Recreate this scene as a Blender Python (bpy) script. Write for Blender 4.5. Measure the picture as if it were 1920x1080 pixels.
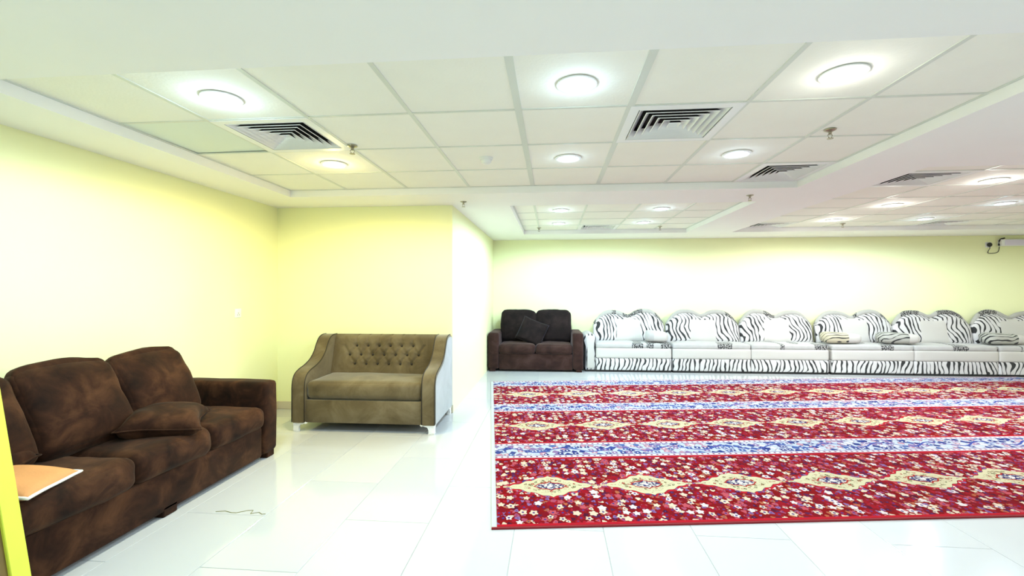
import bpy, bmesh, math, random
from mathutils import Vector, Matrix, noise, Euler
random.seed(7)
for o in list(bpy.data.objects): bpy.data.objects.remove(o)
S = bpy.context.scene
COL = S.collection
PI = math.pi

# ------------------------------------------------------------------ camera, world, exposure
CAM_H = 1.30
cd = bpy.data.cameras.new('camera'); cam = bpy.data.objects.new('camera', cd); COL.objects.link(cam)
cd.sensor_width = 36; cd.lens = 858 / 1920 * 36; cd.shift_y = 6.6 / 1920; cd.clip_start = .05
cam.location = (0, 0, CAM_H); cam.rotation_euler = (PI / 2, 0, .0885)
S.camera = cam
w = bpy.data.worlds.new('world'); S.world = w; w.use_nodes = True
w.node_tree.nodes['Background'].inputs[0].default_value = (.9, .95, 1, 1)
w.node_tree.nodes['Background'].inputs[1].default_value = .3
S.view_settings.view_transform = 'Standard'; S.view_settings.look = 'None'
S.view_settings.gamma = 1; S.view_settings.use_curve_mapping = False
S.view_settings.exposure = 0.34
COOL = (.60, .83, 1.0); WARM = (1.0, .80, .28); SOFT = (.97, .96, .90)
LAMP_W = 62.0

# room numbers
XL, XP, XR = -3.04, -1.07, 9.4
YB, YN, YF = 8.22, 4.83, -4.0
ZS, ZT = 2.225, 2.29          # soffit, tile plane

# ------------------------------------------------------------------ helpers
def link(o, parent=None):
    COL.objects.link(o)
    if parent is not None: o.parent = parent
    return o
def finish(name, bm, mat, parent=None, smooth=False, normals=True):
    if normals: bmesh.ops.recalc_face_normals(bm, faces=bm.faces)
    me = bpy.data.meshes.new(name); bm.to_mesh(me); bm.free()
    if mat: me.materials.append(mat)
    if smooth:
        me.polygons.foreach_set('use_smooth', [True] * len(me.polygons))
        if smooth == 'auto': me.set_sharp_from_angle(angle=math.radians(42))
    return link(bpy.data.objects.new(name, me), parent)
def inst(name, src, parent=None, loc=None, rot=None):
    o = bpy.data.objects.new(name, src.data); link(o, parent)
    o.location = src.location if loc is None else loc
    if rot is not None: o.rotation_euler = rot
    return o
def thing(name, label, cat, loc=(0, 0, 0), rz=0, group=None):
    o = bpy.data.objects.new(name, None); o.empty_display_size = .1; link(o)
    o.location = loc; o.rotation_euler = (0, 0, rz)
    return tag(o, label, cat, group)
def tag(o, label, cat, group=None):
    o['label'] = label; o['category'] = cat
    if group: o['group'] = group
    return o
def struct(o, label=None):
    o['kind'] = 'structure'
    if label: o['label'] = label; o['category'] = label.split()[-1]
    return o
def box(bm, x0, x1, y0, y1, z0, z1, bev=0, seg=2):
    r = bmesh.ops.create_cube(bm, size=1)
    vs = r['verts']
    for v in vs:
        v.co = Vector((x0 + (v.co.x + .5) * (x1 - x0), y0 + (v.co.y + .5) * (y1 - y0), z0 + (v.co.z + .5) * (z1 - z0)))
    if bev:
        es = list({e for v in vs for e in v.link_edges})
        bmesh.ops.bevel(bm, geom=es, offset=bev, segments=seg, profile=.5, affect='EDGES')
def boxo(name, mat, parent, x0, x1, y0, y1, z0, z1, bev=0, seg=2):
    bm = bmesh.new(); box(bm, x0, x1, y0, y1, z0, z1, bev, seg)
    return finish(name, bm, mat, parent, 'auto' if bev else False)
def lathe(bm, prof, n=20, cx=0, cy=0):
    rings = []
    for r, z in prof:
        rings.append([bm.verts.new((cx + r * math.cos(2 * PI * k / n), cy + r * math.sin(2 * PI * k / n), z)) for k in range(n)])
    for a, b in zip(rings, rings[1:]):
        for k in range(n): bm.faces.new((a[k], a[(k + 1) % n], b[(k + 1) % n], b[k]))
    for rg in (rings[0], rings[-1]):
        if prof[rings.index(rg)][0] > 1e-5: bm.faces.new(rg)
def tube(bm, pts, r, n=8, closed=False):
    pts = [Vector(p) for p in pts]; m = len(pts); rings = []
    up = Vector((0, 0, 1))
    for i, p in enumerate(pts):
        a = pts[i - 1] if (i > 0 or closed) else p
        b = pts[(i + 1) % m] if (i < m - 1 or closed) else p
        t = (b - a).normalized()
        x = t.cross(up)
        if x.length < 1e-3: x = t.cross(Vector((1, 0, 0)))
        x.normalize(); y = t.cross(x)
        rr = r[i] if isinstance(r, (list, tuple)) else r
        rings.append([bm.verts.new(p + rr * (math.cos(2 * PI * k / n) * x + math.sin(2 * PI * k / n) * y)) for k in range(n)])
    for i in range(m if closed else m - 1):
        a, b = rings[i], rings[(i + 1) % m]
        for k in range(n): bm.faces.new((a[k], a[(k + 1) % n], b[(k + 1) % n], b[k]))
    if not closed: bm.faces.new(rings[0]); bm.faces.new(rings[-1])
def soft(sx, sy, sz, r=.05, bulge=(.0, .0, .03), n=14, lump=.006, seed=0., taper=None):
    """a padded block: rounded box, faces bulging outwards, a little lumpy; centre at origin"""
    bm = bmesh.new(); bmesh.ops.create_cube(bm, size=2)
    bmesh.ops.subdivide_edges(bm, edges=bm.edges[:], cuts=n, use_grid_fill=True)
    hx, hy, hz = sx / 2, sy / 2, sz / 2
    for v in bm.verts:
        c = v.co.copy()
        # denser towards the edges
        c = Vector([math.sin(q * PI / 2) for q in c])
        p = Vector((c.x * hx, c.y * hy, c.z * hz))
        q = Vector([max(-h + r, min(h - r, k)) for h, k in zip((hx, hy, hz), p)])
        d = p - q
        if d.length > 1e-6: p = q + d.normalized() * r
        ux, uy, uz = c.x ** 2, c.y ** 2, c.z ** 2
        if bulge[0]: p.x += c.x ** 3 * bulge[0] * (1 - uy) * (1 - uz)
        if bulge[1]: p.y += c.y ** 3 * bulge[1] * (1 - ux) * (1 - uz)
        if bulge[2]: p.z += c.z ** 3 * bulge[2] * (1 - ux) * (1 - uy)
        if taper: taper(p, c)
        if lump:
            k = noise.noise_vector(p * 5 + Vector((seed, seed * 2.1, 0))); p += k * lump
            k = noise.noise_vector(p * 14 + Vector((seed, 3, seed))); p += k * lump * .35
        v.co = p
    return bm
def pillow(w_, d_, t_, n=18, pinch=.12, lump=.01, seed=0.):
    """a stuffed square cushion lying in XY; returns (bmesh, seam points)"""
    bm = bmesh.new(); top, bot = {}, {}
    def P(i, j, s):
        u, v = 2 * i / n - 1, 2 * j / n - 1
        e = (1 - pinch * (1 - v * v) * abs(u) ** 3) ; g = (1 - pinch * (1 - u * u) * abs(v) ** 3)
        th = t_ / 2 * (max(0, (1 - u ** 4) * (1 - v ** 4))) ** .55
        p = Vector((u * w_ / 2 * e, v * d_ / 2 * g, s * th))
        k = noise.noise_vector(p * 6 + Vector((seed, seed, 0)))
        return p + Vector((k.x * lump, k.y * lump, k.z * lump * (1 if th > .01 else .5)))
    for i in range(n + 1):
        for j in range(n + 1):
            top[i, j] = bm.verts.new(P(i, j, 1))
            edge = i in (0, n) or j in (0, n)
            bot[i, j] = top[i, j] if edge else bm.verts.new(P(i, j, -1))
    for i in range(n):
        for j in range(n):
            bm.faces.new((top[i, j], top[i + 1, j], top[i + 1, j + 1], top[i, j + 1]))
            f = [bot[i, j], bot[i, j + 1], bot[i + 1, j + 1], bot[i + 1, j]]
            if len(set(f) - {top[a] for a in ((i, j), (i, j + 1), (i + 1, j + 1), (i + 1, j))}) > 0:
                bm.faces.new(f)
    seam = [(i, 0) for i in range(n)] + [(n, j) for j in range(n)] + [(i, n) for i in range(n, 0, -1)] + [(0, j) for j in range(n, 0, -1)]
    return bm, [top[k].co.copy() for k in seam]
def extrude_poly(bm, pts, axis, a0, a1, bev=0, seg=2):
    """closed 2-D outline pushed along axis ('x': pts are (y,z); 'y': pts are (x,z))"""
    mk = (lambda p, a: (a, p[0], p[1])) if axis == 'x' else (lambda p, a: (p[0], a, p[1]))
    A = [bm.verts.new(mk(p, a0)) for p in pts]; B = [bm.verts.new(mk(p, a1)) for p in pts]
    n = len(pts)
    fa = bm.faces.new(A); fb = bm.faces.new(B[::-1])
    for k in range(n): bm.faces.new((A[k], B[k], B[(k + 1) % n], A[(k + 1) % n]))
    if bev:
        es = list(fa.edges) + list(fb.edges)
        bmesh.ops.bevel(bm, geom=es, offset=bev, segments=seg, profile=.5, affect='EDGES')

# ------------------------------------------------------------------ node helper
class G:
    def __init__(s, name):
        s.m = bpy.data.materials.new(name); s.m.use_nodes = True; s.nt = s.m.node_tree
        s.b = s.nt.nodes['Principled BSDF']
    def n(s, t, **k):
        q = s.nt.nodes.new(t)
        for a, b in k.items(): setattr(q, a, b)
        return q
    def put(s, sock, v):
        if isinstance(v, bpy.types.NodeSocket): s.nt.links.new(v, sock)
        else:
            if isinstance(v, tuple) and len(v) == 3 and sock.type == 'RGBA': v = v + (1,)
            sock.default_value = v
    def math(s, op, a, b=0., c=None):
        q = s.n('ShaderNodeMath', operation=op); s.put(q.inputs[0], a); s.put(q.inputs[1], b)
        if c is not None: s.put(q.inputs[2], c)
        return q.outputs[0]
    def add(s, a, b): return s.math('ADD', a, b)
    def sub(s, a, b): return s.math('SUBTRACT', a, b)
    def mul(s, a, b): return s.math('MULTIPLY', a, b)
    def lt(s, a, b): return s.math('LESS_THAN', a, b)
    def gt(s, a, b): return s.math('GREATER_THAN', a, b)
    def sin(s, a): return s.math('SINE', a)
    def abs(s, a): return s.math('ABSOLUTE', a)
    def mix(s, f, a, b):
        q = s.n('ShaderNodeMix', data_type='RGBA'); s.put(q.inputs[0], f); s.put(q.inputs[6], a); s.put(q.inputs[7], b)
        return q.outputs[2]
    def coords(s):
        t = s.n('ShaderNodeTexCoord'); x = s.n('ShaderNodeSeparateXYZ'); s.nt.links.new(t.outputs['Object'], x.inputs[0])
        s.vec = t.outputs['Object']
        return x.outputs
    def comb(s, x, y, z=0.):
        q = s.n('ShaderNodeCombineXYZ'); s.put(q.inputs[0], x); s.put(q.inputs[1], y); s.put(q.inputs[2], z); return q.outputs[0]
    def noise(s, vec, scale, detail=2., rough=.5, dist=0.):
        q = s.n('ShaderNodeTexNoise'); s.put(q.inputs['Vector'], vec)
        q.inputs['Scale'].default_value = scale; q.inputs['Detail'].default_value = detail
        q.inputs['Roughness'].default_value = rough; q.inputs['Distortion'].default_value = dist
        return q.outputs['Fac']
    def voro(s, vec):
        q = s.n('ShaderNodeTexVoronoi', voronoi_dimensions='2D'); s.put(q.inputs['Vector'], vec); q.inputs['Scale'].default_value = 1
        q.inputs['Randomness'].default_value = .8
        return q.outputs
    def ramp(s, f, stops, interp='LINEAR'):
        q = s.n('ShaderNodeValToRGB'); r = q.color_ramp; r.interpolation = interp
        while len(r.elements) < len(stops): r.elements.new(.5)
        for e, (p, c) in zip(r.elements, stops): e.position = p; e.color = tuple(c) + (1,)
        s.put(q.inputs[0], f); return q.outputs[0]
    def bump(s, h, strength=.3, dist=.01):
        q = s.n('ShaderNodeBump'); q.inputs['Strength'].default_value = strength; q.inputs['Distance'].default_value = dist
        s.put(q.inputs['Height'], h); s.nt.links.new(q.outputs[0], s.b.inputs['Normal'])
    def done(s, col, rough=.6, **k):
        s.put(s.b.inputs['Base Color'], col); s.put(s.b.inputs['Roughness'], rough)
        for a, v in k.items(): s.put(s.b.inputs[a.replace('_', ' ')], v)
        return s.m
def plain(name, col, rough=.5, var=.04, scale=8, bump=0, **k):
    g = G(name); g.coords(); f = g.noise(g.vec, scale, 3)
    c = g.mix(f, tuple(q * (1 - var) for q in col), tuple(min(1, q * (1 + var)) for q in col))
    if bump: g.bump(g.noise(g.vec, scale * 12, 2), bump, .004)
    return g.done(c, rough, **k)
def suede(name, c0, c1, c2, scale=7, sheen=.35, tint=(1, .8, .6), rough=.85):
    g = G(name); g.coords()
    f = g.noise(g.vec, scale, 5, .62, .6); f2 = g.noise(g.vec, scale * .35, 2)
    f = g.add(g.mul(f, .75), g.mul(f2, .25))
    c = g.ramp(f, [(.34, c0), (.5, c1), (.68, c2)])
    g.bump(g.noise(g.vec, 160, 2), .12, .003)
    return g.done(c, rough, Sheen_Weight=sheen, Sheen_Roughness=.45, Sheen_Tint=tint, Specular_IOR_Level=.15)

M = {}
M['wall'] = plain('lime_wall_paint', (.89, .91, .55), .7, .015, 3, .05)
M['soffit'] = plain('white_plaster', (.93, .925, .92), .75, .015, 3)
M['tile'] = plain('mineral_ceiling_tile', (.91, .905, .83), .85, .03, 5, .25)
M['tile_plain'] = plain('plain_ceiling_tile', (.76, .83, .77), .7, .02, 3)
M['bar'] = plain('white_metal_bar', (.68, .71, .65), .45, .02)
M['white_metal'] = plain('white_coated_metal', (.86, .87, .87), .4, .02)
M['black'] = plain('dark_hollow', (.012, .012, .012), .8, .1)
M['grout'] = plain('floor_grout', (.42, .44, .42), .8, .05)
M['skirting'] = plain('beige_skirting_tile', (.62, .56, .42), .35, .06, 12)
M['chrome'] = plain('brass_chrome', (.40, .36, .28), .3, .1, Metallic=.8)
M['plastic'] = plain('white_plastic', (.85, .86, .84), .4, .02)
M['lilac'] = plain('pale_lilac_plastic', (.74, .68, .84), .4, .02)
M['rubber'] = plain('black_rubber', (.01, .01, .01), .5, .1)
g = G('polished_porcelain'); g.coords()
oi = g.n('ShaderNodeObjectInfo'); rnd = oi.outputs['Random']
base = g.mix(rnd, (.53, .54, .555), (.58, .58, .575))
f = g.noise(g.vec, 3, 4)
M['floor'] = g.done(g.mix(g.mul(f, .12), base, (.7, .74, .74)), g.add(.07, g.mul(f, .05)), Specular_IOR_Level=.5)
M['brown'] = suede('brown_suede', (.009, .0030, .0014), (.030, .0102, .0042), (.078, .031, .013), sheen=.06)
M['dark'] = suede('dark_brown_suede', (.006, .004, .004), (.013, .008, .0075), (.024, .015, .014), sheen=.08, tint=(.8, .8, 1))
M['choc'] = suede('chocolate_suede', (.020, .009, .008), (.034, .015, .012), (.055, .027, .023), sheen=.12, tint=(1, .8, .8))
M['shiny'] = suede('worn_dark_fabric', (.012, .010, .007), (.026, .022, .016), (.06, .05, .04), rough=.45)
M['olive'] = suede('olive_velvet', (.075, .053, .024), (.125, .092, .046), (.19, .148, .085), 4, .4, (1, .95, .8), .7)
M['olive_side'] = suede('pale_grey_velvet', (.32, .33, .33), (.39, .40, .40), (.46, .47, .48), 4, .5, (.9, .95, 1), .7)
M['tan'] = plain('tan_orange_cloth', (.62, .28, .10), .8, .15, 9, .2)
M['piping'] = plain('white_piping', (.85, .82, .74), .6, .03)
M['button'] = plain('dark_olive_button', (.022, .015, .007), .6, .1)
M['ivory'] = plain('white_lacquer', (.86, .86, .85), .3, .03)
M['lime'] = plain('lime_yellow_paint', (.66, .74, .06), .5, .08, 6)
M['panel_brown'] = plain('olive_brown_board', (.16, .10, .02), .6, .3, 9)
# zebra print, plain ivory cloth, grey brocade
def zebra(name, bg, freq=15., lying=False):
    g = G(name); x, y, z = g.coords()
    if lying: x, z = g.mul(z, .9), x
    oi = g.n('ShaderNodeObjectInfo'); L = g.n('ShaderNodeSeparateXYZ'); g.nt.links.new(oi.outputs['Location'], L.inputs[0])
    off = g.mul(L.outputs[0], 3.1)
    p1 = g.comb(g.add(g.mul(x, 3.2), off), g.mul(z, 3.4), off)
    nz = g.noise(p1, 1., 1.5)
    xx = g.add(g.add(x, y), g.mul(g.sub(nz, .5), .20))
    xx = g.add(xx, g.mul(g.sin(g.add(g.mul(z, 13.), off)), .018))
    fr = g.math('FRACT', g.mul(xx, freq))
    wd = g.add(-.20, g.mul(g.noise(g.comb(g.add(g.mul(x, 9), off), g.mul(z, 6), 2.), 1., 1.), 1.0))
    st = g.lt(fr, wd)
    return g.done(g.mix(st, bg, (.012, .012, .014)), .75, Sheen_Weight=.2)
M['zebra'] = zebra('zebra_print_cloth', (.62, .60, .60))
M['zebra_grey'] = zebra('grey_zebra_cloth', (.42, .42, .38), 17, True)
M['zebra_beige'] = zebra('beige_zebra_cloth', (.55, .50, .36), 17, True)
M['ivory_cloth'] = plain('ivory_cloth', (.56, .54, .51), .75, .03, 6, .1)
def brocade(name, base, amount):
    g = G(name); x, y, z = g.coords()
    oi = g.n('ShaderNodeObjectInfo'); L = g.n('ShaderNodeSeparateXYZ'); g.nt.links.new(oi.outputs['Location'], L.inputs[0])
    off = g.mul(L.outputs[0], 2.7)
    big = g.noise(g.comb(g.add(g.mul(x, 4.2), off), g.mul(y, 1.5), off), 1., .5)
    v = g.voro(g.comb(g.mul(x, 42), g.mul(g.add(z, g.mul(y, .7)), 55)))
    fl = g.mul(g.gt(big, amount), g.gt(v['Distance'], .34))
    n2 = g.noise(g.vec, 14, 2)
    col = g.mix(g.mul(n2, .6), base, tuple(q * .72 for q in base))
    return g.done(g.mix(fl, col, (.02, .02, .022)), .7, Sheen_Weight=.3)
M['brocade'] = brocade('pale_brocade', (.50, .49, .48), .58)
M['crest'] = brocade('grey_brocade_crest', (.42, .41, .38), .53)

# rug prints
def flowers(g, u, v, freq, pet, red, palette, seed, size=.40, st=.86, inner=(.05, .03, .16)):
    """one scattered layer of five-petalled flowers over the colour `red`"""
    P = g.comb(g.add(g.mul(u, freq), seed), g.add(g.mul(v, freq * st), seed * 1.7))
    vo = g.voro(P)
    d = vo['Distance']; s = g.n('ShaderNodeVectorMath', operation='SUBTRACT'); g.put(s.inputs[0], P); g.put(s.inputs[1], vo['Position'])
    q = g.n('ShaderNodeSeparateXYZ'); g.nt.links.new(s.outputs[0], q.inputs[0])
    ang = g.math('ARCTAN2', q.outputs[1], q.outputs[0])
    c = g.n('ShaderNodeSeparateColor'); g.nt.links.new(vo['Color'], c.inputs[0])
    rad = g.add(g.mul(g.sin(g.add(g.mul(ang, float(pet)), g.mul(c.outputs[1], 6.28))), .07), g.add(size - .12, g.mul(c.outputs[2], .14)))
    pal = g.ramp(c.outputs[0], [(i / len(palette), k) for i, k in enumerate(palette)], 'CONSTANT')
    out = g.mix(g.lt(d, g.add(rad, .05)), red, (.10, .008, .02))
    out = g.mix(g.lt(d, rad), out, pal)
    return g.mix(g.mul(g.lt(d, .12), g.gt(c.outputs[1], .42)), out, inner)
CREAM, PINK, WHITE_, ORNG, LILAC, BLUE = (.56, .44, .33), (.38, .06, .08), (.58, .49, .48), (.34, .09, .04), (.20, .10, .24), (.03, .03, .15)
def rug_field(name, u0):
    g = G(name); u, v, z = g.coords()
    du = g.abs(g.sub(g.math('FLOORED_MODULO', g.add(u, .3225 - u0), .645), .3225)); dv = g.abs(v)
    r = g.add(g.math('DIVIDE', du, .285), g.math('DIVIDE', dv, .165))
    r = g.add(r, g.mul(g.sin(g.mul(du, 70.)), .05))
    r = g.math('MINIMUM', r, g.add(g.mul(g.math('DIVIDE', dv, .010), .5), g.add(.46, g.mul(g.gt(du, .312), 2.))))
    n = g.noise(g.vec, 9, 3)
    red = g.mix(n, (.09, .001, .003), (.27, .003, .004))
    c = flowers(g, u, v, 25, 3, red, [(.06, .004, .02), (.30, .05, .10), LILAC, CREAM, (.07, .01, .05), PINK, (.3, .006, .014), ORNG], 3.3, .42)
    c = flowers(g, u, v, 16, 5, c, [CREAM, WHITE_, (.24, .003, .010), PINK, CREAM, (.16, .002, .008), (.24, .003, .010)], 9.1, .38)
    c = g.mix(g.lt(r, 1.16), c, flowers(g, u, v, 26, 4, (.40, .01, .02), [LILAC, WHITE_, LILAC, (.35, .01, .02), BLUE], 1.7, .40))
    c = g.mix(g.lt(r, 1.03), c, (.16, .01, .02))
    cream = (.50, .45, .29)
    ins = flowers(g, u, v, 36, 4, cream, [(.10, .12, .05), cream, (.30, .05, .03), cream, (.16, .12, .05), cream], 5.5, .36, inner=(.50, .45, .29))
    ins = g.mix(g.gt(r, .80), ins, cream)
    ins = g.mix(g.mul(g.gt(r, .38), g.lt(r, .46)), ins, (.30, .02, .015))
    ins = g.mix(g.lt(r, .38), ins, g.mix(g.gt(g.noise(g.vec, 60, 1), .50), (.5, .46, .42), (.03, .025, .10)))
    ins = g.mix(g.lt(r, .12), ins, (.8, .78, .76))
    c = g.mix(g.lt(r, 1.), c, ins)
    c = g.mix(g.gt(dv, .485), c, (.36, .008, .018))
    g.bump(g.noise(g.vec, 300, 1), .3, .004)
    return g.done(c, .9, Specular_IOR_Level=.05)
def rug_border(name):
    g = G(name); u, v, z = g.coords(); dv = g.abs(v)
    c = flowers(g, u, v, 17, 4, (.40, .44, .54), [(.015, .03, .16), (.55, .56, .62), (.05, .10, .28), (.20, .13, .28), (.03, .05, .20), (.4, .2, .26)], 2.2, .44, inner=(.8, .8, .85))
    wv = g.abs(g.sub(v, g.mul(g.sin(g.mul(u, 14.)), .05)))
    c = g.mix(g.lt(wv, .009), c, (.04, .06, .26))
    dots = g.mul(g.lt(g.math('FRACT', g.mul(u, 22.)), .36), g.lt(g.abs(g.sub(dv, .142)), .011))
    guard = g.mix(dots, (.52, .50, .56), (.18, .03, .08))
    c = g.mix(g.gt(dv, .112), c, (.05, .07, .22))
    c = g.mix(g.gt(dv, .120), c, guard)
    c = g.mix(g.gt(dv, .165), c, (.30, .01, .03))
    g.bump(g.noise(g.vec, 300, 1), .3, .004)
    return g.done(c, .9, Specular_IOR_Level=.05)

# ------------------------------------------------------------------ room shell
def wall(name, x0, x1, y0, y1, label):
    o = boxo(name, M['wall'], None, x0, x1, y0, y1, 0, 2.45); struct(o); o['label'] = label; o['category'] = 'wall'; return o
wall_l = wall('wall_left', XL - .15, XL, YF, YN + .15, 'long pale lime wall behind the brown three-seat sofa')
wall_n = wall('wall_nook', XL, XP, YN, YN + .15, 'short yellow lit wall behind the olive tufted loveseat')
wall_p = wall('wall_partition', XP - .15, XP, YN + .15, YB + .15, 'white lit return wall running back to the dark loveseat')
wall_b = wall('wall_back', XP, XR, YB, YB + .15, 'long far wall behind the zebra print sofas')
wall_r = wall('wall_right', XR, XR + .15, YF, YB + .15, 'plain lime wall closing the hall beyond the zebra sofas')
wall_f = wall('wall_front', XL - .15, XR + .15, YF - .15, YF, 'plain lime wall behind the photographer')
# skirting tiles
def skirting(name, p0, p1, nrm, label):
    p0, p1, nrm = Vector(p0), Vector(p1), Vector(nrm); d = (p1 - p0); n = max(1, round(d.length / .484)); st = d / n
    root = bpy.data.objects.new(name, None); link(root); struct(root); root['label'] = label; root['category'] = 'baseboard'
    L = st.length - .004; along_x = abs(d.x) > abs(d.y)
    src = None
    for k in range(n):
        c = p0 + st * (k + .5) + nrm * .006
        if src is None:
            bm = bmesh.new()
            if along_x: box(bm, -L / 2, L / 2, -.006, .006, 0, .085, .002, 1)
            else: box(bm, -.006, .006, -L / 2, L / 2, 0, .085, .002, 1)
            src = finish('skirting_tile', bm, M['skirting'], root); src.location = (c.x, c.y, .001)
        else: inst('skirting_tile', src, root, (c.x, c.y, .001))
skirting('baseboard_left', (XL, .6, 0), (XL, YN - .013, 0), (1, 0, 0), 'beige tiled skirting along the wall behind the brown sofa')
skirting('baseboard_nook', (XL, YN, 0), (XP + .012, YN, 0), (0, -1, 0), 'beige tiled skirting behind the olive loveseat')
skirting('baseboard_back', (XP, YB, 0), (XR, YB, 0), (0, -1, 0), 'beige tiled skirting behind the zebra sofas')

# floor
bm = bmesh.new(); box(bm, XL - .15, XR + .15, .47, YB + .15, -.12, -.003); fl = finish('floor', bm, M['grout']); struct(fl)
fl['label'] = 'glossy white porcelain tiled floor'; fl['category'] = 'floor'
boxo('floor_slab', M['floor'], fl, XL - .15, XR + .15, YF - .15, .47, -.12, 0)
TW, TL = .484, .99
src = None
k0 = math.floor((XL - (-1.66)) / TW)
for i in range(k0, 24):
    xc = -1.66 + TW * (i + .5)
    if xc - TW / 2 > XR: continue
    yoff = 2.02 if i % 2 == 0 else 2.02 + TL / 2
    for j in range(-2, 8):
        y0, y1 = yoff + TL * j, yoff + TL * (j + 1)
        y0, y1 = max(y0, .473), min(y1, YB)
        x0, x1 = max(XL, xc - TW / 2), min(XR, xc + TW / 2)
        if y1 - y0 < .05 or x1 - x0 < .03: continue
        whole = abs(y1 - y0 - TL) < 1e-6 and abs(x1 - x0 - TW) < 1e-6
        cx, cy = (x0 + x1) / 2, (y0 + y1) / 2
        if whole and src: inst('floor_tile', src, fl, (cx, cy, 0)); continue
        bm = bmesh.new(); a, b = (x1 - x0) / 2 - .0013, (y1 - y0) / 2 - .0013
        box(bm, -a, a, -b, b, -.006, 0, .0012, 1)
        o = finish('floor_tile', bm, M['floor'], fl); o.location = (cx, cy, 0)
        if whole: src = o
# crumbled grout by the sofa
bm = bmesh.new()
zig = [(-1.98, 2.535), (-1.93, 2.548), (-1.88, 2.532), (-1.85, 2.532), (-1.80, 2.566), (-1.77, 2.57), (-1.76, 2.53), (-1.72, 2.55), (-1.69, 2.53), (-1.67, 2.535)]
tube(bm, [(x, y, .001) for x, y in zig], .0022, 5)
finish('crumbled_grout', bm, plain('dirty_grout', (.20, .19, .05), .9), fl)['label'] = 'broken olive brown grout line between two floor tiles'

# ceiling: soffit with three recessed panels of lay-in tiles
HOLES = [(-2.5585, 2.168, 1.79, 4.281), (-.46, 2.09, 4.92, 7.40), (2.78, 7.40, 3.66, 7.40)]
bm = bmesh.new()
xs = sorted({XL - .15, XR + .15} | {h[k] for h in HOLES for k in (0, 1)}); ys = sorted({YF - .15, YB + .15} | {h[k] for h in HOLES for k in (2, 3)})
V = {}
def vert(x, y, z):
    k = (round(x, 4), round(y, 4), round(z, 4))
    if k not in V: V[k] = bm.verts.new(k)
    return V[k]
def inhole(x, y): return any(a < x < b and c < y < d for a, b, c, d in HOLES)
for x0, x1 in zip(xs, xs[1:]):
    for y0, y1 in zip(ys, ys[1:]):
        if inhole((x0 + x1) / 2, (y0 + y1) / 2): z = 2.42
        else: z = ZS
        bm.faces.new([vert(x0, y0, z), vert(x0, y1, z), vert(x1, y1, z), vert(x1, y0, z)])
        bm.faces.new([vert(x0, y0, 2.5), vert(x1, y0, 2.5), vert(x1, y1, 2.5), vert(x0, y1, 2.5)])
for a, b, c, d in HOLES:
    for (p, q) in (((a, c), (b, c)), ((b, c), (b, d)), ((b, d), (a, d)), ((a, d), (a, c))):
        bm.faces.new([bm.verts.new((*p, ZS)), bm.verts.new((*q, ZS)), bm.verts.new((*q, 2.42)), bm.verts.new((*p, 2.42))])
bmesh.ops.remove_doubles(bm, verts=bm.verts, dist=1e-4)
ceil = finish('ceiling', bm, M['soffit'], normals=False); struct(ceil); ceil['label'] = 'white plaster soffit with recessed tiled panels'; ceil['category'] = 'ceiling'
TILE = {}
def ceiling_panel(xl, yl, skip, special=None):
    for i, (x0, x1) in enumerate(zip(xl, xl[1:])):
        for j, (y0, y1) in enumerate(zip(yl, yl[1:])):
            if (i, j) in skip: continue
            key = (round(x1 - x0, 3), round(y1 - y0, 3)); c = ((x0 + x1) / 2, (y0 + y1) / 2, ZT)
            sp = special == (i, j)
            if key in TILE and not sp: inst('ceiling_tile', TILE[key], ceil, c); continue
            a, b = key[0] / 2 - .004, key[1] / 2 - .004
            o = boxo('ceiling_tile', M['tile_plain'] if sp else M['tile'], ceil, -a, a, -b, b, 0, .014); o.location = c
            if sp: o.rotation_euler = (.006, -.012, 0); o.location.z += .006; o['label'] = 'plain grey green ceiling tile sitting askew'
            else: TILE[key] = o
    for x in xl:
        e = .010 if x in (xl[0], xl[-1]) else .019 if abs(x + .1855) < .01 or abs(x - .4145) < .01 else .012
        xa = x + (.010 if x == xl[0] else -.010 if x == xl[-1] else 0)
        boxo('grid_bar', M['bar'], ceil, xa - e, xa + e, yl[0], yl[-1], ZT - .004, ZT + .001)
    for y in yl:
        e = .009 if y not in (yl[0], yl[-1]) else .010
        ya = y + (.010 if y == yl[0] else -.010 if y == yl[-1] else 0)
        for x0, x1 in zip(xl, xl[1:]):
            boxo('grid_bar', M['bar'], ceil, x0 + .012, x1 - .012, ya - e, ya + e, ZT - .0035, ZT + .001)
X1 = [-2.5585] + [-.1855 + .6 * k for k in range(-3, 4)] + [2.168]; Y1 = [1.79, 2.481, 3.081, 3.681, 4.281]
X2 = [-.46, -.21, .39, .99, 1.59, 2.09]; Y2 = [4.92, 5.2, 5.75, 6.3, 6.85, 7.40]
X3 = [2.78, 2.9, 3.5, 4.1, 4.7, 5.3, 5.9, 6.5, 7.1, 7.40]; Y3 = [3.66, 4.04, 4.6, 5.16, 5.72, 6.28, 6.84, 7.40]
ceiling_panel(X1, Y1, {(1, 1), (5, 1), (7, 3)}, (0, 1))
ceiling_panel(X2, Y2, {(2, 4)})
ceiling_panel(X3, Y3, {(1, 1), (1, 6), (5, 6)})

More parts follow.
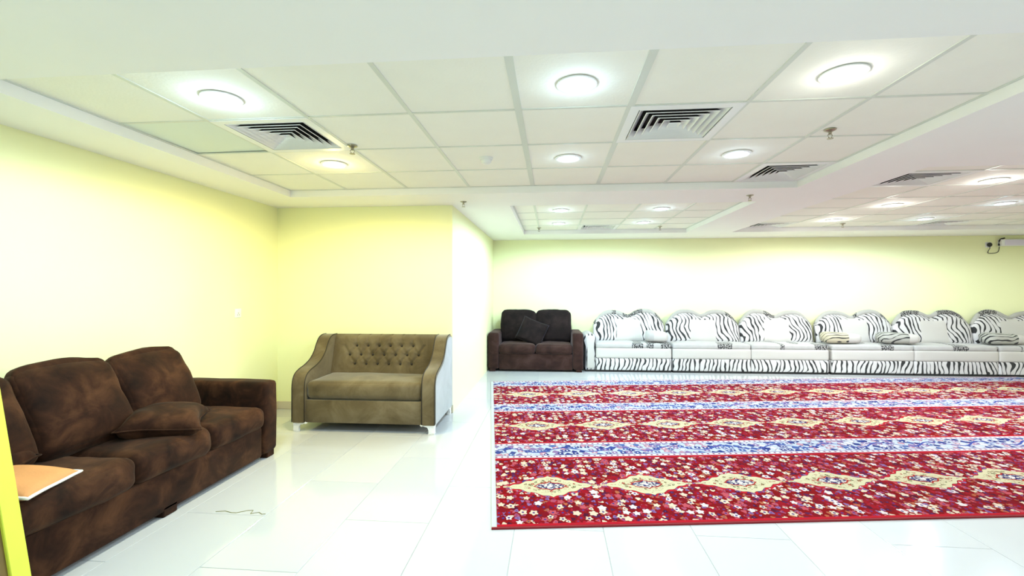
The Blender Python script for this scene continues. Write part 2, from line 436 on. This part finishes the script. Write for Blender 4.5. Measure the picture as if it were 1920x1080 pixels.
# ------------------------------------------------------------------ square air diffusers
def diffuser(x0, x1, y0, y1, label, open_=False):
    cx, cy = (x0 + x1) / 2, (y0 + y1) / 2; hx, hy = (x1 - x0) / 2 - .004, (y1 - y0) / 2 - .004
    t = thing('air_diffuser', label, 'air vent', (cx, cy, ZT - .006), 0, 'square ceiling diffusers')
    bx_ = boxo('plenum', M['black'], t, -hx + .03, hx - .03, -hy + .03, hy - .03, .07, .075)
    bm = bmesh.new(); e = .05
    for q in ((-hx, hx, -hy, -hy + e), (-hx, hx, hy - e, hy), (-hx, -hx + e, -hy + e, hy - e), (hx - e, hx, -hy + e, hy - e)): box(bm, *q, 0, .01)
    finish('frame', bm, M['white_metal'], t)
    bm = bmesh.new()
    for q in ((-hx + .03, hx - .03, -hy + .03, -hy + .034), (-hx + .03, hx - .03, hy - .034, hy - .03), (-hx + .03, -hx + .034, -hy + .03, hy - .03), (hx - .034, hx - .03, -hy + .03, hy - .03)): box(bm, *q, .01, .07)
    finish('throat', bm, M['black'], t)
    n = 6; ix, iy = hx - e, hy - e
    for k in range(n):
        o0 = 1 - k / n - .035; i0 = 1 - (k + 1) / n - .02
        bm = bmesh.new(); R = []
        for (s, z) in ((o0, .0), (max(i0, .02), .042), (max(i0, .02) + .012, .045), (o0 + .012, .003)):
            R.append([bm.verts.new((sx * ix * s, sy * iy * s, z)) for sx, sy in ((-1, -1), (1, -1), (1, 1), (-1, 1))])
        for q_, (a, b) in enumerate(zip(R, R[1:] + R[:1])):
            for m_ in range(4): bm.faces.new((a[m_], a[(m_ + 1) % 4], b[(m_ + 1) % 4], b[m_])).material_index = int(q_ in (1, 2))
        finish('louvre', bm, M['white_metal'], t).data.materials.append(M['black'])   # inner side painted black to stand for the unlit interior
    return t
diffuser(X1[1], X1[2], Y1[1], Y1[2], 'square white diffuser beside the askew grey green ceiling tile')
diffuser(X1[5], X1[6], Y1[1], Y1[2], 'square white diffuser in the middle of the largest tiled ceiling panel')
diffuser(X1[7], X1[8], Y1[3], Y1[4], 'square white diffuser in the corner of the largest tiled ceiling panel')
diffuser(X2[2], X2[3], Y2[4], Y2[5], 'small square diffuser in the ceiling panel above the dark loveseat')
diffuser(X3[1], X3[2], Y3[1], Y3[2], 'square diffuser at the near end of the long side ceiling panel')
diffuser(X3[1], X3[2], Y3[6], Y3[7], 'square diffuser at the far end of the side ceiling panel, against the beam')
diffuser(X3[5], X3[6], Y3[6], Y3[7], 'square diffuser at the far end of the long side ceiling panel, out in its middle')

# ------------------------------------------------------------------ downlights
EM = {}
def emis(name, col, s):
    g = G(name); g.coords(); g.b.inputs['Emission Strength'].default_value = s
    return g.done((.8, .8, .8), .4, Emission_Color=col)
EM = {COOL: emis('cool_lens', (.88, .94, 1), 9), WARM: emis('warm_lens', (1, .93, .62), 9), SOFT: emis('soft_lens', (1, .97, .88), 9)}
ring = None
def downlight(x, y, z, col, power, label, group='round ceiling downlights', r=.078, glow=.018):
    global ring
    t = thing('downlight', label, 'ceiling light', (x, y, z), 0, group)
    bm = bmesh.new(); lathe(bm, [(r, .0), (r + .02, -.003), (r + .018, -.008), (r + .004, -.012), (r - .004, -.008), (r - .004, 0)], 28)
    finish('trim_ring', bm, M['white_metal'], t, 'auto')
    bm = bmesh.new(); lathe(bm, [(0, -.007), (r * .6, -.0065), (r - .006, -.004), (r - .006, 0)], 28)
    finish('lens', bm, EM[col], t, True)
    ld = bpy.data.lights.new('bulb', 'SPOT'); ld.energy = power * LAMP_W; ld.color = col; ld.spot_size = math.radians(176); ld.spot_blend = .25
    ld.shadow_soft_size = .07
    o = bpy.data.objects.new('bulb', ld); link(o, t); o.location = (0, 0, -.03)
    lp = bpy.data.lights.new('added_bloom_glow', 'POINT'); lp.energy = power * LAMP_W * glow; lp.color = col; lp.shadow_soft_size = .05
    o = bpy.data.objects.new('added_bloom_glow', lp); link(o, t); o.location = (0, 0, -.045)      # added point light imitating lamp bloom on the tiles beside the lens
c1 = [-1.6855, .1145, 1.3145]
downlight(c1[0], 2.2, ZT, COOL, 1.1, 'cool white downlight ahead of the diffuser, over the brown sofa', glow=.045)
downlight(c1[1], 2.2, ZT, COOL, .62, 'cool white downlight in the first tile row, left of the middle diffuser', glow=.045)
downlight(c1[2], 2.2, ZT, SOFT, .62, 'warm white downlight in the first tile row, right of the middle diffuser', glow=.045)
downlight(c1[0], 3.41, ZT, WARM, 1.35, 'yellow glowing downlight above the nook with the olive loveseat', glow=.045)
downlight(c1[1], 3.41, ZT, COOL, .68, 'cool white downlight in the third tile row, beside the smoke detector')
downlight(c1[2], 3.41, ZT, COOL, .68, 'cool white downlight in the third tile row, behind the middle diffuser')
downlight(.10, 5.58, ZT, COOL, 1.25, 'cool downlight over the rug end next to the return wall')
downlight(1.29, 5.58, ZT, COOL, 1.15, 'cool downlight over the rug in the far small panel, toward the beam')
downlight(.09, 6.66, ZT, COOL, 1.25, 'cool downlight in front of the dark loveseat')
downlight(1.29, 6.66, ZT, COOL, 1.15, 'cool downlight in front of the zebra sofa with the arm')
downlight(3.86, 6.68, ZT, SOFT, 1.15, 'glowing warm white downlight of the side panel farthest from its near diffuser', glow=.04)
downlight(3.86, 5.58, ZT, SOFT, 1.15, 'glowing warm white downlight midway along the side ceiling panel', glow=.04)
downlight(3.90, 4.42, ZT, SOFT, 1.15, 'glowing warm white downlight next to the near diffuser of the side panel', glow=.04)
downlight(5.03, 5.58, ZT, COOL, 1.1, 'thin cool downlight midway in the second lamp row of the side panel')
downlight(5.03, 6.68, ZT, COOL, 1.1, 'thin cool downlight beside the far middle diffuser of the side panel')
for x, y in ((-1.7, .1), (.1, -.2), (1.9, .3), (4.2, 1.6), (6.6, 1.6), (6.6, 5.6), (4.2, -1.2), (-.8, -2.2), (1.5, -2.2), (6.8, -1.2)):  # lamps added out of view to light the near floor and soffit
    downlight(x, y, ZS if y < 3 else ZT, SOFT if x > 3 else COOL, .55 if y < 3 else 1.1, 'added unseen downlight set directly in the plain white plaster ceiling' if y < 3 else 'added unseen downlight at the far right end of the side ceiling panel', 'added downlights out of view', glow=.045)

# ------------------------------------------------------------------ sprinklers, smoke detector
def sprinkler(x, y, z, label):
    t = thing('fire_sprinkler', label, 'sprinkler', (x, y, z), random.uniform(0, 1), 'pendent fire sprinklers')
    bm = bmesh.new(); lathe(bm, [(.034, 0), (.033, -.004), (.016, -.012), (.012, -.012), (.012, 0)], 18); finish('escutcheon', bm, M['chrome'], t, 'auto')
    bm = bmesh.new(); lathe(bm, [(.009, 0), (.009, -.024), (.006, -.026), (.006, -.03)], 10); finish('stem', bm, M['chrome'], t, 'auto')
    bm = bmesh.new()
    for s in (-1, 1): tube(bm, [(s * .006, 0, -.024), (s * .014, 0, -.034), (s * .010, 0, -.046), (0, 0, -.053)], .0025, 6)
    finish('yoke', bm, M['chrome'], t, True)
    bm = bmesh.new(); lathe(bm, [(.018, -.056), (.018, -.053), (.004, -.052)], 14); finish('deflector', bm, M['chrome'], t)
sprinkler(-1.35, 2.99, ZT - .004, 'brass sprinkler beside the diffuser above the nook')
sprinkler(1.685, 2.95, ZT - .004, 'brass sprinkler on a tile near the beam edge')
sprinkler(-.913, 4.645, ZS, 'sprinkler on the plaster soffit above the return wall corner')
sprinkler(1.887, 4.579, ZS, 'sprinkler on the plaster soffit at the beam crossing')
sprinkler(-.21, 7.1, ZT - .004, 'sprinkler in the far small panel near the dark loveseat')
sprinkler(1.62, 7.1, ZT - .004, 'sprinkler in the far small panel over the zebra sofas')
sprinkler(4.2, 7.05, ZT - .004, 'sprinkler at the far end of the side panel')
t = thing('smoke_detector', 'faint white smoke detector on a ceiling tile', 'smoke detector', (-.49, 3.36, ZT))
bm = bmesh.new(); lathe(bm, [(.05, 0), (.05, -.012), (.042, -.018), (.042, 0)], 24); finish('base', bm, M['plastic'], t, 'auto')
bm = bmesh.new(); lathe(bm, [(.040, -.018), (.036, -.034), (.024, -.046), (0, -.048)], 24); finish('sensor_dome', bm, M['plastic'], t, 'auto')

# ------------------------------------------------------------------ rug
RUGZ = .0
rug = thing('rug', 'large red patterned carpet with cream diamonds and blue border bands', 'rug', (-.302, 2.479, RUGZ), math.radians(7.7))
RL = 7.9
def rug_part(name, v0, v1, mat, u0=0., u1=RL, h=.011, wave=0.):
    bm = bmesh.new(); vc = (v0 + v1) / 2; nu, nv = 40, 4
    rows = []
    for i in range(nu + 1):
        u = u0 + (u1 - u0) * i / nu; row = []
        for j in range(nv + 1):
            v = v0 + (v1 - v0) * j / nv
            z = h + wave * max(0, noise.noise(Vector((u * 1.7, v * .9, 3.)))) * .012
            row.append(bm.verts.new((u, v - vc, z)))
        rows.append(row)
    for i in range(nu):
        for j in range(nv): bm.faces.new((rows[i][j], rows[i + 1][j], rows[i + 1][j + 1], rows[i][j + 1]))
    r = bmesh.ops.extrude_face_region(bm, geom=bm.faces[:])
    for e in r['geom']:
        if isinstance(e, bmesh.types.BMVert): e.co.z = .0005
    o = finish(name, bm, mat, rug); o.location = (0, vc, 0)
    return o
rug_part('field', .012, 1.03, rug_field('rug_field_print', .36))
rug_part('border_band', 1.03, 1.38, rug_border('rug_border_print'), wave=.6)
rug_part('field', 1.38, 2.395, rug_field('rug_field_print_two', .41))
rug_part('border_band', 2.395, 2.745, rug_border('rug_border_print_two'), wave=.4)
rug_part('field', 2.745, 3.715, rug_field('rug_field_print_three', .43))
rug_part('border_band', 3.715, 4.07, rug_border('rug_border_print_three'))
red_edge = plain('dark_red_edging', (.22, .006, .012), .9)
rug_part('front_edging', 0, .012, red_edge, -.03, RL, .010)
o = rug_part('side_binding', .012, 4.07, plain('grey_white_binding', (.46, .48, .49), .85), -.03, 0, .008)
o['label'] = 'off white bound end of the carpet'

# ------------------------------------------------------------------ suede sofas
def sofa(root, seats, arm_w, depth, arm_h, seat_z, mats, back_z, seed=0., seat_mats=None, back_mats=None, lean=.22, backs=None, seat_b=.28, by=.285, thin=.62):
    """local frame: x along the length from 0, front face at y=0, back at y=depth"""
    W = 2 * arm_w + sum(seats)
    bm = bmesh.new(); box(bm, arm_w, W - arm_w, .02, depth - .02, .03, seat_b + .01, .015, 2); finish('base', bm, mats[0], root, 'auto')
    bm = bmesh.new(); box(bm, arm_w, W - arm_w, depth - .12, depth - .01, seat_b, arm_h - .06, .03, 3); finish('back_frame', bm, mats[0], root, 'auto')
    for k, x in enumerate((arm_w / 2, W - arm_w / 2)):
        bm = soft(arm_w, depth, arm_h - .04, .035, (.006, .008, .006), 12, .005, seed + k)
        o = finish('arm', bm, mats[1], root, True); o.location = (x, depth / 2, .04 + (arm_h - .04) / 2)
    for x in (.07, W - .07):
        for y in (.05, depth - .06):
            boxo('foot', mats[2], root, x - .045, x + .045, y - .035, y + .035, 0, .06, .006, 1)
    if W > 1.7:
        boxo('foot', mats[2], root, W / 2 - .05, W / 2 + .05, .02, .09, 0, .06, .006, 1)
    x = arm_w; sz = seat_z - seat_b
    for k, sw in enumerate(seats):
        bm = soft(sw + .006, depth - .16, sz, .055, (.0, .022, .018), 16, .011, seed + 5 + k)
        o = finish('seat_cushion', bm, (seat_mats or {}).get(k, mats[1]), root, True); o.location = (x + sw / 2, (depth - .16) / 2 - .005, seat_b + sz / 2)
        bh = back_z - seat_z + .02
        def tp(p, c, bh=bh):   # fuller below, rounded shoulders at the top
            if c.z > -.6: p.y *= 1 - thin * ((c.z + .6) / 1.6) ** 1.5
            if c.z > 0: p.x *= 1 - .03 * c.z ** 3; p.z -= .018 * c.z * abs(c.x) ** 4
        bc, bw_ = backs[k] if backs else (x + sw / 2, sw + .02)
        bm = soft(bw_, .24, bh, .06, (.0, .045, .02), 18, .013, seed + 9 + k, tp)
        o = finish('back_cushion', bm, (back_mats or {}).get(k, mats[1]), root, True)
        o.location = (bc, depth - by, seat_z - .01 + bh / 2); o.rotation_euler = (-lean, random.uniform(-.03, .03), random.uniform(-.03, .03))
        x += sw
    return W
BS = [.62, .53, .54]   # seats from the near end to the far end
L3 = .17 * 2 + sum(BS)
# the three-seater stands with its back to the left wall: local x runs along +Y, local y runs towards -X
s3 = thing('three_seat_sofa', 'long chocolate brown suede three-seat sofa against the lime wall', 'sofa', (-2.2, 3.50 - L3, 0), PI / 2)
Y3_ = 3.50 - L3
sofa(s3, BS, .17, .83, .60, .42, (M['brown'], M['brown'], M['brown']), .90, 1.3, None, None, .30, [(1.80 - Y3_, .53), (2.335 - Y3_, .53), (2.86 - Y3_, .53)], .25, .33)
ls = thing('two_seat_sofa', 'dark brown suede two-seat sofa with square arms at the far wall', 'sofa', (-1.045, 7.37, 0), math.radians(1.0))
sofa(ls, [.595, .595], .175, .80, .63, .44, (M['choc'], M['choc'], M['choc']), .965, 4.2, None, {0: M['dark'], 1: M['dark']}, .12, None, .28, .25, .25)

def throw(name, label, cat, w_, d_, t_, loc, rot, mat, pmat=None, seed=0., pinch=.12, pr=.006, lump=.012):
    t = thing(name, label, cat, loc); t.rotation_euler = rot
    bm, seam = pillow(w_, d_, t_, 20, pinch, lump, seed); finish('cover', bm, mat, t, True)
    bm = bmesh.new(); tube(bm, seam, pr, 6, True); o = finish('piping', bm, pmat or mat, t, True)
    return t
throw('throw_pillow', 'rumpled brown suede pillow lying across two sofa seats', 'pillow', .42, .40, .17, (-2.43, 2.68, .49), (.06, .10, .55), M['brown'], None, 2.2, .10, .005, .02)
t = throw('throw_pillow', 'flat tan orange pillow with white piping on the brown sofa', 'pillow', .30, .30, .075, (-2.365, 1.83, .455), (.0, .14, .30), M['tan'], M['piping'], 5.1, .06, .007)
throw('throw_pillow', 'small dark brown pillow half hidden beside the tan orange one', 'pillow', .36, .36, .15, (-2.64, 1.82, .505), (.15, .18, .2), M['brown'], None, 7.7, .1, .005)
throw('throw_pillow', 'dark square pillow tilted between the cushions of the far two-seat sofa', 'pillow', .46, .42, .12, (-.34, 7.67, .63), (1.25, .42, .05), M['dark'], None, 3.4, .06, .005)

# ------------------------------------------------------------------ olive tufted loveseat
OW, OD = 1.35, .76
ol = thing('tufted_loveseat', 'olive velvet button-tufted loveseat with swooping arms and white carved legs', 'loveseat', (-2.41, 4.045, 0), math.radians(.6))
AW = .125
def smooth_curve(pts, n=6):
    out = []
    P = [Vector(p) for p in pts]
    for i in range(len(P) - 1):
        p0, p1, p2, p3 = P[max(0, i - 1)], P[i], P[i + 1], P[min(len(P) - 1, i + 2)]
        for k in range(n):
            t = k / n
            out.append(.5 * ((2 * p1) + (-p0 + p2) * t + (2 * p0 - 5 * p1 + 4 * p2 - p3) * t * t + (-p0 + 3 * p1 - 3 * p2 + p3) * t ** 3))
    out.append(P[-1]); return [tuple(q) for q in out]
arm_top = smooth_curve([(.0, .40), (.012, .475), (.05, .528), (.12, .560), (.22, .585), (.32, .625), (.40, .69), (.455, .77), (.51, .825), (.58, .848), (.66, .850)], 5)
prof = [(.0, .085)] + arm_top + [(OD - .03, .835), (OD - .01, .80), (OD - .01, .085)]
for k, x0 in enumerate((0, OW - AW)):
    bm = bmesh.new(); extrude_poly(bm, prof, 'x', x0, x0 + AW, .014, 3)
    a = finish('arm', bm, M['olive'], ol, 'auto')
    xe = x0 + .002 if k == 0 else x0 + AW - .002          # outer edge piping
    xi = x0 + AW - .002 if k == 0 else x0 + .002
    for xx in (xe, xi):
        bm = bmesh.new(); tube(bm, [(xx, -.002, .09)] + [(xx, p[0] - .001, p[1] + .001) for p in arm_top], .0045, 6)
        finish('piping', bm, M['button'], a, True)
    inset = [(y * .985 + .012, max(.09, z - .022)) for y, z in prof]
    bm = bmesh.new(); xs0 = x0 - .004 if k == 0 else x0 + AW - .004
    extrude_poly(bm, [(max(.018, min(OD - .012, y)), z) for y, z in inset], 'x', xs0, xs0 + .008, 0)
    o = finish('outer_side_panel', bm, M['olive_side'], a, False); o['label'] = 'pale grey outer side of the arm'
boxo('apron', M['olive'], ol, AW, OW - AW, .012, OD - .05, .085, .295, .008, 2)
bm = soft(OW - 2 * AW - .006, .50, .165, .045, (0, .012, .022), 16, .006, 3.3)
o = finish('seat_cushion', bm, M['olive'], ol, True); o.location = (OW / 2, .262, .30 + .0825)
# tufted back: front sheet dimpled at the buttons
bw = OW - 2 * AW; z0, z1 = .42, .85
btn = []
for r_, (z, n_, half) in enumerate(((.735, 6, .30), (.645, 7, .365), (.555, 6, .30))):
    for k in range(n_): btn.append((bw / 2 + half * (2 * k / (n_ - 1) - 1) * 1.0, z))
bm = bmesh.new(); NX, NZ = 110, 52; rows = []
def back_y(z): return .50 + (z - .42) * .30
for j in range(NZ + 1):
    z = z0 + (z1 - z0) * j / NZ; row = []
    for i in range(NX + 1):
        x = bw * i / NX
        d = 0.
        near = sorted(((x - bx_) ** 2 + (z - bz) ** 2) for bx_, bz in btn)[:2]
        d += .034 * math.exp(-near[0] / .0008)
        for bx_, bz in btn:                       # folds along the diamonds and up to the top rail
            for ex, ez in ((1, 1), (-1, 1)):
                tx, tz = bx_ + ex * .06, bz + ez * .09
                if bz > .7: tx, tz = bx_, z1
                px, pz = tx - bx_, tz - bz; L2 = px * px + pz * pz
                tt = max(0, min(1, ((x - bx_) * px + (z - bz) * pz) / L2))
                q = (x - bx_ - tt * px) ** 2 + (z - bz - tt * pz) ** 2
                if q < .0009 and (.05 < bx_ < bw - .05): d = max(d, .017 * math.exp(-q / .00014))
        rnd_top = max(0, (z - (z1 - .05)) / .05)
        y = back_y(z) - .035 * (1 - (2 * x / bw - 1) ** 8) * (1 - rnd_top ** 2) + d + .03 * rnd_top ** 3
        row.append(bm.verts.new((AW + x, y, z)))
    rows.append(row)
for j in range(NZ):
    for i in range(NX): bm.faces.new((rows[j][i], rows[j][i + 1], rows[j + 1][i + 1], rows[j + 1][i]))
finish('tufted_back', bm, M['olive'], ol, True)
bm = bmesh.new(); extrude_poly(bm, [(.53, .09), (.545, .45), (.648, .848), (.70, .845), (OD - .02, .82), (OD - .02, .09)], 'x', AW, OW - AW, 0)
finish('back_frame', bm, M['olive'], ol, 'auto')
bs = None
for bx_, bz in btn:
    y = back_y(bz) - .035 + .026
    if bs is None:
        bm = bmesh.new(); bmesh.ops.create_uvsphere(bm, u_segments=10, v_segments=6, radius=.0115)
        bs = finish('button', bm, M['button'], ol, True); bs.location = (AW + bx_, y, bz)
    else: inst('button', bs, ol, (AW + bx_, y, bz))
# carved legs
leg_prof = smooth_curve([(-.005, .088), (.125, .088), (.118, .070), (.100, .078), (.085, .066), (.068, .070), (.058, .052), (.050, .030), (.052, .014), (.056, .001)], 3) \
    + smooth_curve([(.008, .001), (-.004, .016), (.004, .034), (.0, .055), (-.006, .075)], 3)
leg_src = None
def carved_leg(x, y, sx, sy):
    bm = bmesh.new()
    extrude_poly(bm, leg_prof, 'y', 0, .022, .003, 2)
    # the same scrolled bracket turned along the side
    extrude_poly(bm, leg_prof, 'x', 0, .022, .003, 2)
    lathe(bm, [(.012, .002), (.024, .0), (.026, .012), (.017, .03), (.022, .06), (.03, .086), (.01, .088)], 14, .026, .026)
    o = finish('leg', bm, M['ivory'], ol, 'auto'); o.location = (x, y, 0); o.scale = (sx, sy, 1)
    o['label'] = 'white carved cabriole leg'
carved_leg(.01, .01, 1, 1); carved_leg(OW - .01, .01, -1, 1); carved_leg(.01, OD - .02, 1, -1); carved_leg(OW - .01, OD - .02, -1, -1)

# ------------------------------------------------------------------ zebra print majlis sofas
UW, ZD = 1.215, .56
def zebra_unit(name, label, gx, gap, bolster_end=False, variant=0):
    a = math.radians(.9)
    t = thing(name, label, 'sofa', (.70 + gx * math.cos(a), 7.50 + gx * math.sin(a), 0), a, 'zebra print sofa sections')
    w2 = UW - gap
    boxo('plinth', M['black'], t, .005, w2 - .005, .012, ZD, 0, .035)
    bm = soft(w2, ZD, .195, .012, (0, .004, 0), 8, .002, variant); o = finish('skirt', bm, M['zebra'], t, True); o.location = (w2 / 2, ZD / 2, .03 + .0975)
    bm = soft(w2, ZD + .008, .165, .022, (0, .006, 0), 10, .003, variant + 2); o = finish('seat_box', bm, M['ivory_cloth'], t, True); o.location = (w2 / 2, ZD / 2 - .004, .222 + .0825)
    bm = soft(w2 - .004, ZD - .02, .085, .028, (0, .004, .012), 12, .004, variant + 3); o = finish('seat_mattress', bm, M['brocade'], t, True); o.location = (w2 / 2, ZD / 2 - .012, .38 + .0425)
    # back cushion: two-humped outline
    def top(x):      # x in -1..1
        s = 1 if x > 0 else -1; q = abs(x)
        z = .985 - .075 * math.exp(-(q / .22) ** 2) - .22 * max(0, (q - .52) / .5) ** 2.2
        return z + .012 * math.sin(3 * x + variant)
    half = w2 / 2 - .003
    nx = 44
    def panel(x0, x1, zlo, ztop, yfront, thick, mat, nm, bulge=.05, parent=t, rows=10):
        bm = bmesh.new(); F_, B_ = [], []
        for i in range(nx + 1):
            u = i / nx; x = x0 + (x1 - x0) * u; zt = ztop(x); f, b = [], []
            for j in range(rows + 1):
                v = j / rows; z = zlo + (zt - zlo) * v
                e = (1 - (2 * u - 1) ** 6) * (1 - (2 * v - 1) ** 6)
                lean = (z - .44) * .20
                f.append(bm.verts.new((w2 / 2 + x, yfront + lean - bulge * max(0, e) ** .5, z)))
                b.append(bm.verts.new((w2 / 2 + x, yfront + lean + thick, z)))
            F_.append(f); B_.append(b)
        for i in range(nx):
            for j in range(rows):
                bm.faces.new((F_[i][j], F_[i + 1][j], F_[i + 1][j + 1], F_[i][j + 1]))
                bm.faces.new((B_[i][j], B_[i][j + 1], B_[i + 1][j + 1], B_[i + 1][j]))
            bm.faces.new((F_[i][0], B_[i][0], B_[i + 1][0], F_[i + 1][0])); bm.faces.new((F_[i][-1], F_[i + 1][-1], B_[i + 1][-1], B_[i][-1]))
        for f, b in ((F_[0], B_[0]), (F_[-1], B_[-1])):
            for j in range(rows): bm.faces.new((f[j], f[j + 1], b[j + 1], b[j]))
        return finish(nm, bm, mat, parent, True)
    panel(-half, half, .44, lambda x: top(x / half) - .055, .405, .06, M['zebra'], 'back_cushion')
    panel(-.255, .245, .445, lambda x: .885 - .03 * math.cos(x * 7), .385, .04, M['ivory_cloth'], 'back_panel', .035)
    # padded crest roll following the outline
    pts = []
    for i in range(61):
        x = -1 + 2 * i / 60; z = top(x) - .035; pts.append((w2 / 2 + x * (half - .03), .43 + (z - .44) * .20, z))
    bm = bmesh.new(); rad = [.030 + .014 * math.sin(abs(2 * i / 60 - 1) * PI) + .004 * noise.noise(Vector((i * .4, variant, 0))) for i in range(61)]
    tube(bm, pts, rad, 12); finish('crest', bm, M['crest'], t, True)
    return t
names = ['zebra print sofa section with a rolled arm next to the dark two-seat sofa', 'zebra print sofa section second from the rolled arm, bare seat',
         'zebra print sofa section just before the wide dark gap', 'zebra print sofa section just after the wide dark gap',
         'zebra print sofa section between the two grey bolsters', 'zebra print sofa section with the darkest grey bolster, below the wall box']
gx = 0.
roots = []
for k, nm in enumerate(names):
    gap = .02 if k == 0 else .045 if k == 2 else .004
    roots.append(zebra_unit('zebra_sofa', nm, gx, gap, variant=k * 1.9)); gx += UW
# rolled arm of the first section
t = roots[0]
arm_pts = [(-.165, .03), (-.155, .25), (-.15, .40)] + [(-.095 + .10 * math.cos(a), .53 + .09 * math.sin(a)) for a in [PI + .5 - q * (PI + 1.2) / 14 for q in range(15)]] + [(-.02, .38), (-.005, .2), (-.005, .03)]
bm = bmesh.new(); extrude_poly(bm, arm_pts, 'y', .02, ZD + .04, .01, 2); o = finish('rolled_arm', bm, M['zebra'], t, 'auto')
bm = bmesh.new(); extrude_poly(bm, [(-.086 + (x + .086) * .74, .33 + (z - .33) * .90) for x, z in arm_pts], 'y', -.004, .022, .006, 2); finish('arm_face', bm, M['ivory_cloth'], o, 'auto')
boxo('plinth', M['black'], t, -.165, 0, .02, ZD, 0, .032)

def bolster(x, y, z, L, h, label, zmat, frac, rz=0., sq=.5):
    t = thing('bolster', label, 'bolster cushion', (x, y, z), rz, 'small bolsters on the zebra sofas')
    def shape(x0, x1, mat, nm):
        bm = bmesh.new(); n, m = 12, 20; R = []
        for i in range(n + 1):
            u = x0 + (x1 - x0) * i / n; e = abs(2 * u - 1)
            s = (1 - e ** 7) ** .5 if e < 1 else 0; s = max(s, .05)
            hh = h * (1 - .20 * u) ; dd = .26
            R.append([bm.verts.new((L * (u - .5), dd / 2 * s * math.copysign(abs(math.cos(q)) ** .6, math.cos(q)), hh / 2 * (1 + s * math.copysign(abs(math.sin(q)) ** .7, math.sin(q))) )) for q in [2 * PI * k / m for k in range(m)]])
        for a, b in zip(R, R[1:]):
            for k in range(m): bm.faces.new((a[k], a[(k + 1) % m], b[(k + 1) % m], b[k]))
        bm.faces.new(R[0]); bm.faces.new(R[-1]); finish(nm, bm, mat, t, 'auto')
    shape(0, frac, zmat, 'striped_end'); shape(frac, 1, M['ivory_cloth'], 'plain_end')
zt = .48
bolster(1.69, 7.66, zt, .36, .20, 'small white bolster on the sofa section that has the rolled arm', M['brocade'], .36, -.1)
bolster(4.56, 7.72, zt, .58, .19, 'beige striped bolster straddling the wide dark gap', M['zebra_beige'], .6, .0)
bolster(5.42, 7.74, zt, .60, .19, 'pale grey striped bolster one section past the wide dark gap', M['zebra_grey'], .66, .02)
bolster(6.98, 7.78, zt, .60, .19, 'dark grey striped bolster on the section below the wall box', M['zebra_grey'], .7, .03)

# ------------------------------------------------------------------ leaning board
lb = thing('leaning_board', 'brown board with a lime yellow frame leaning on the brown sofa', 'board', (-2.052, 1.66, 0)); lb.rotation_euler = (0, -math.radians(10.6), 0)
HB, WB, FB = 1.35, .62, .066
boxo('stile', M['lime'], lb, -.028, 0, -FB, 0, .006, HB, .003, 1); boxo('stile', M['lime'], lb, -.028, 0, -WB, -WB + FB, .006, HB, .003, 1)
boxo('rail', M['lime'], lb, -.028, 0, -WB + FB, -FB, .006, .07, .003, 1); boxo('rail', M['lime'], lb, -.028, 0, -WB + FB, -FB, HB - .064, HB, .003, 1)
boxo('panel', M['panel_brown'], lb, -.022, -.012, -WB + FB, -FB, .07, HB - .064)

# ------------------------------------------------------------------ wall fittings
t = thing('wall_socket', 'small white socket plate on the lime wall near the corner', 'socket', (XL, 4.18, 1.09))
boxo('plate', M['plastic'], t, 0, .009, -.043, .043, -.043, .043, .003, 2)
boxo('rocker', M['plastic'], t, .009, .013, -.012, .012, .008, .028, .002, 1)
for y, z in ((0, 0), (-.012, -.016), (.012, -.016)): boxo('slot', M['black'], t, .0088, .0095, y - .003, y + .003, z - .004, z + .004)
t = thing('wall_light_box', 'pale lilac wall box lamp with black end clip below the ceiling', 'wall light', (7.30, YB, 2.10))
boxo('housing', M['plastic'], t, 0, .62, -.075, 0, -.055, .055, .01, 2)
boxo('cover', M['lilac'], t, .05, .60, -.082, -.07, -.045, .042, .004, 2)
bm = bmesh.new(); tube(bm, [(.07, -.045, .075), (.02, -.045, .062), (-.012, -.045, .03), (-.016, -.045, -.03), (-.01, -.045, -.05)], .011, 8); finish('end_clip', bm, M['rubber'], t, True)
t2 = thing('power_plug', 'round black plug with a thin looping cable beside the wall box', 'plug', (7.16, YB, 2.07))
bm = bmesh.new(); bmesh.ops.create_uvsphere(bm, u_segments=16, v_segments=10, radius=.036)
for v in bm.verts: v.co = Vector((v.co.x, v.co.y * .7 - .03, v.co.z))
finish('plug_body', bm, M['rubber'], t2, True)
boxo('outlet', M['plastic'], t2, -.045, .045, -.008, 0, -.045, .045, .003, 1)
bm = bmesh.new(); tube(bm, smooth_curve([(0, -.03, -.02), (.0, -.032, -.06), (-.012, -.02, -.10), (-.008, -.012, -.135), (.05, -.012, -.14), (.12, -.012, -.13), (.15, -.012, -.10), (.155, -.02, -.03)], 5), .005, 6)
finish('cable', bm, M['rubber'], t2, True)
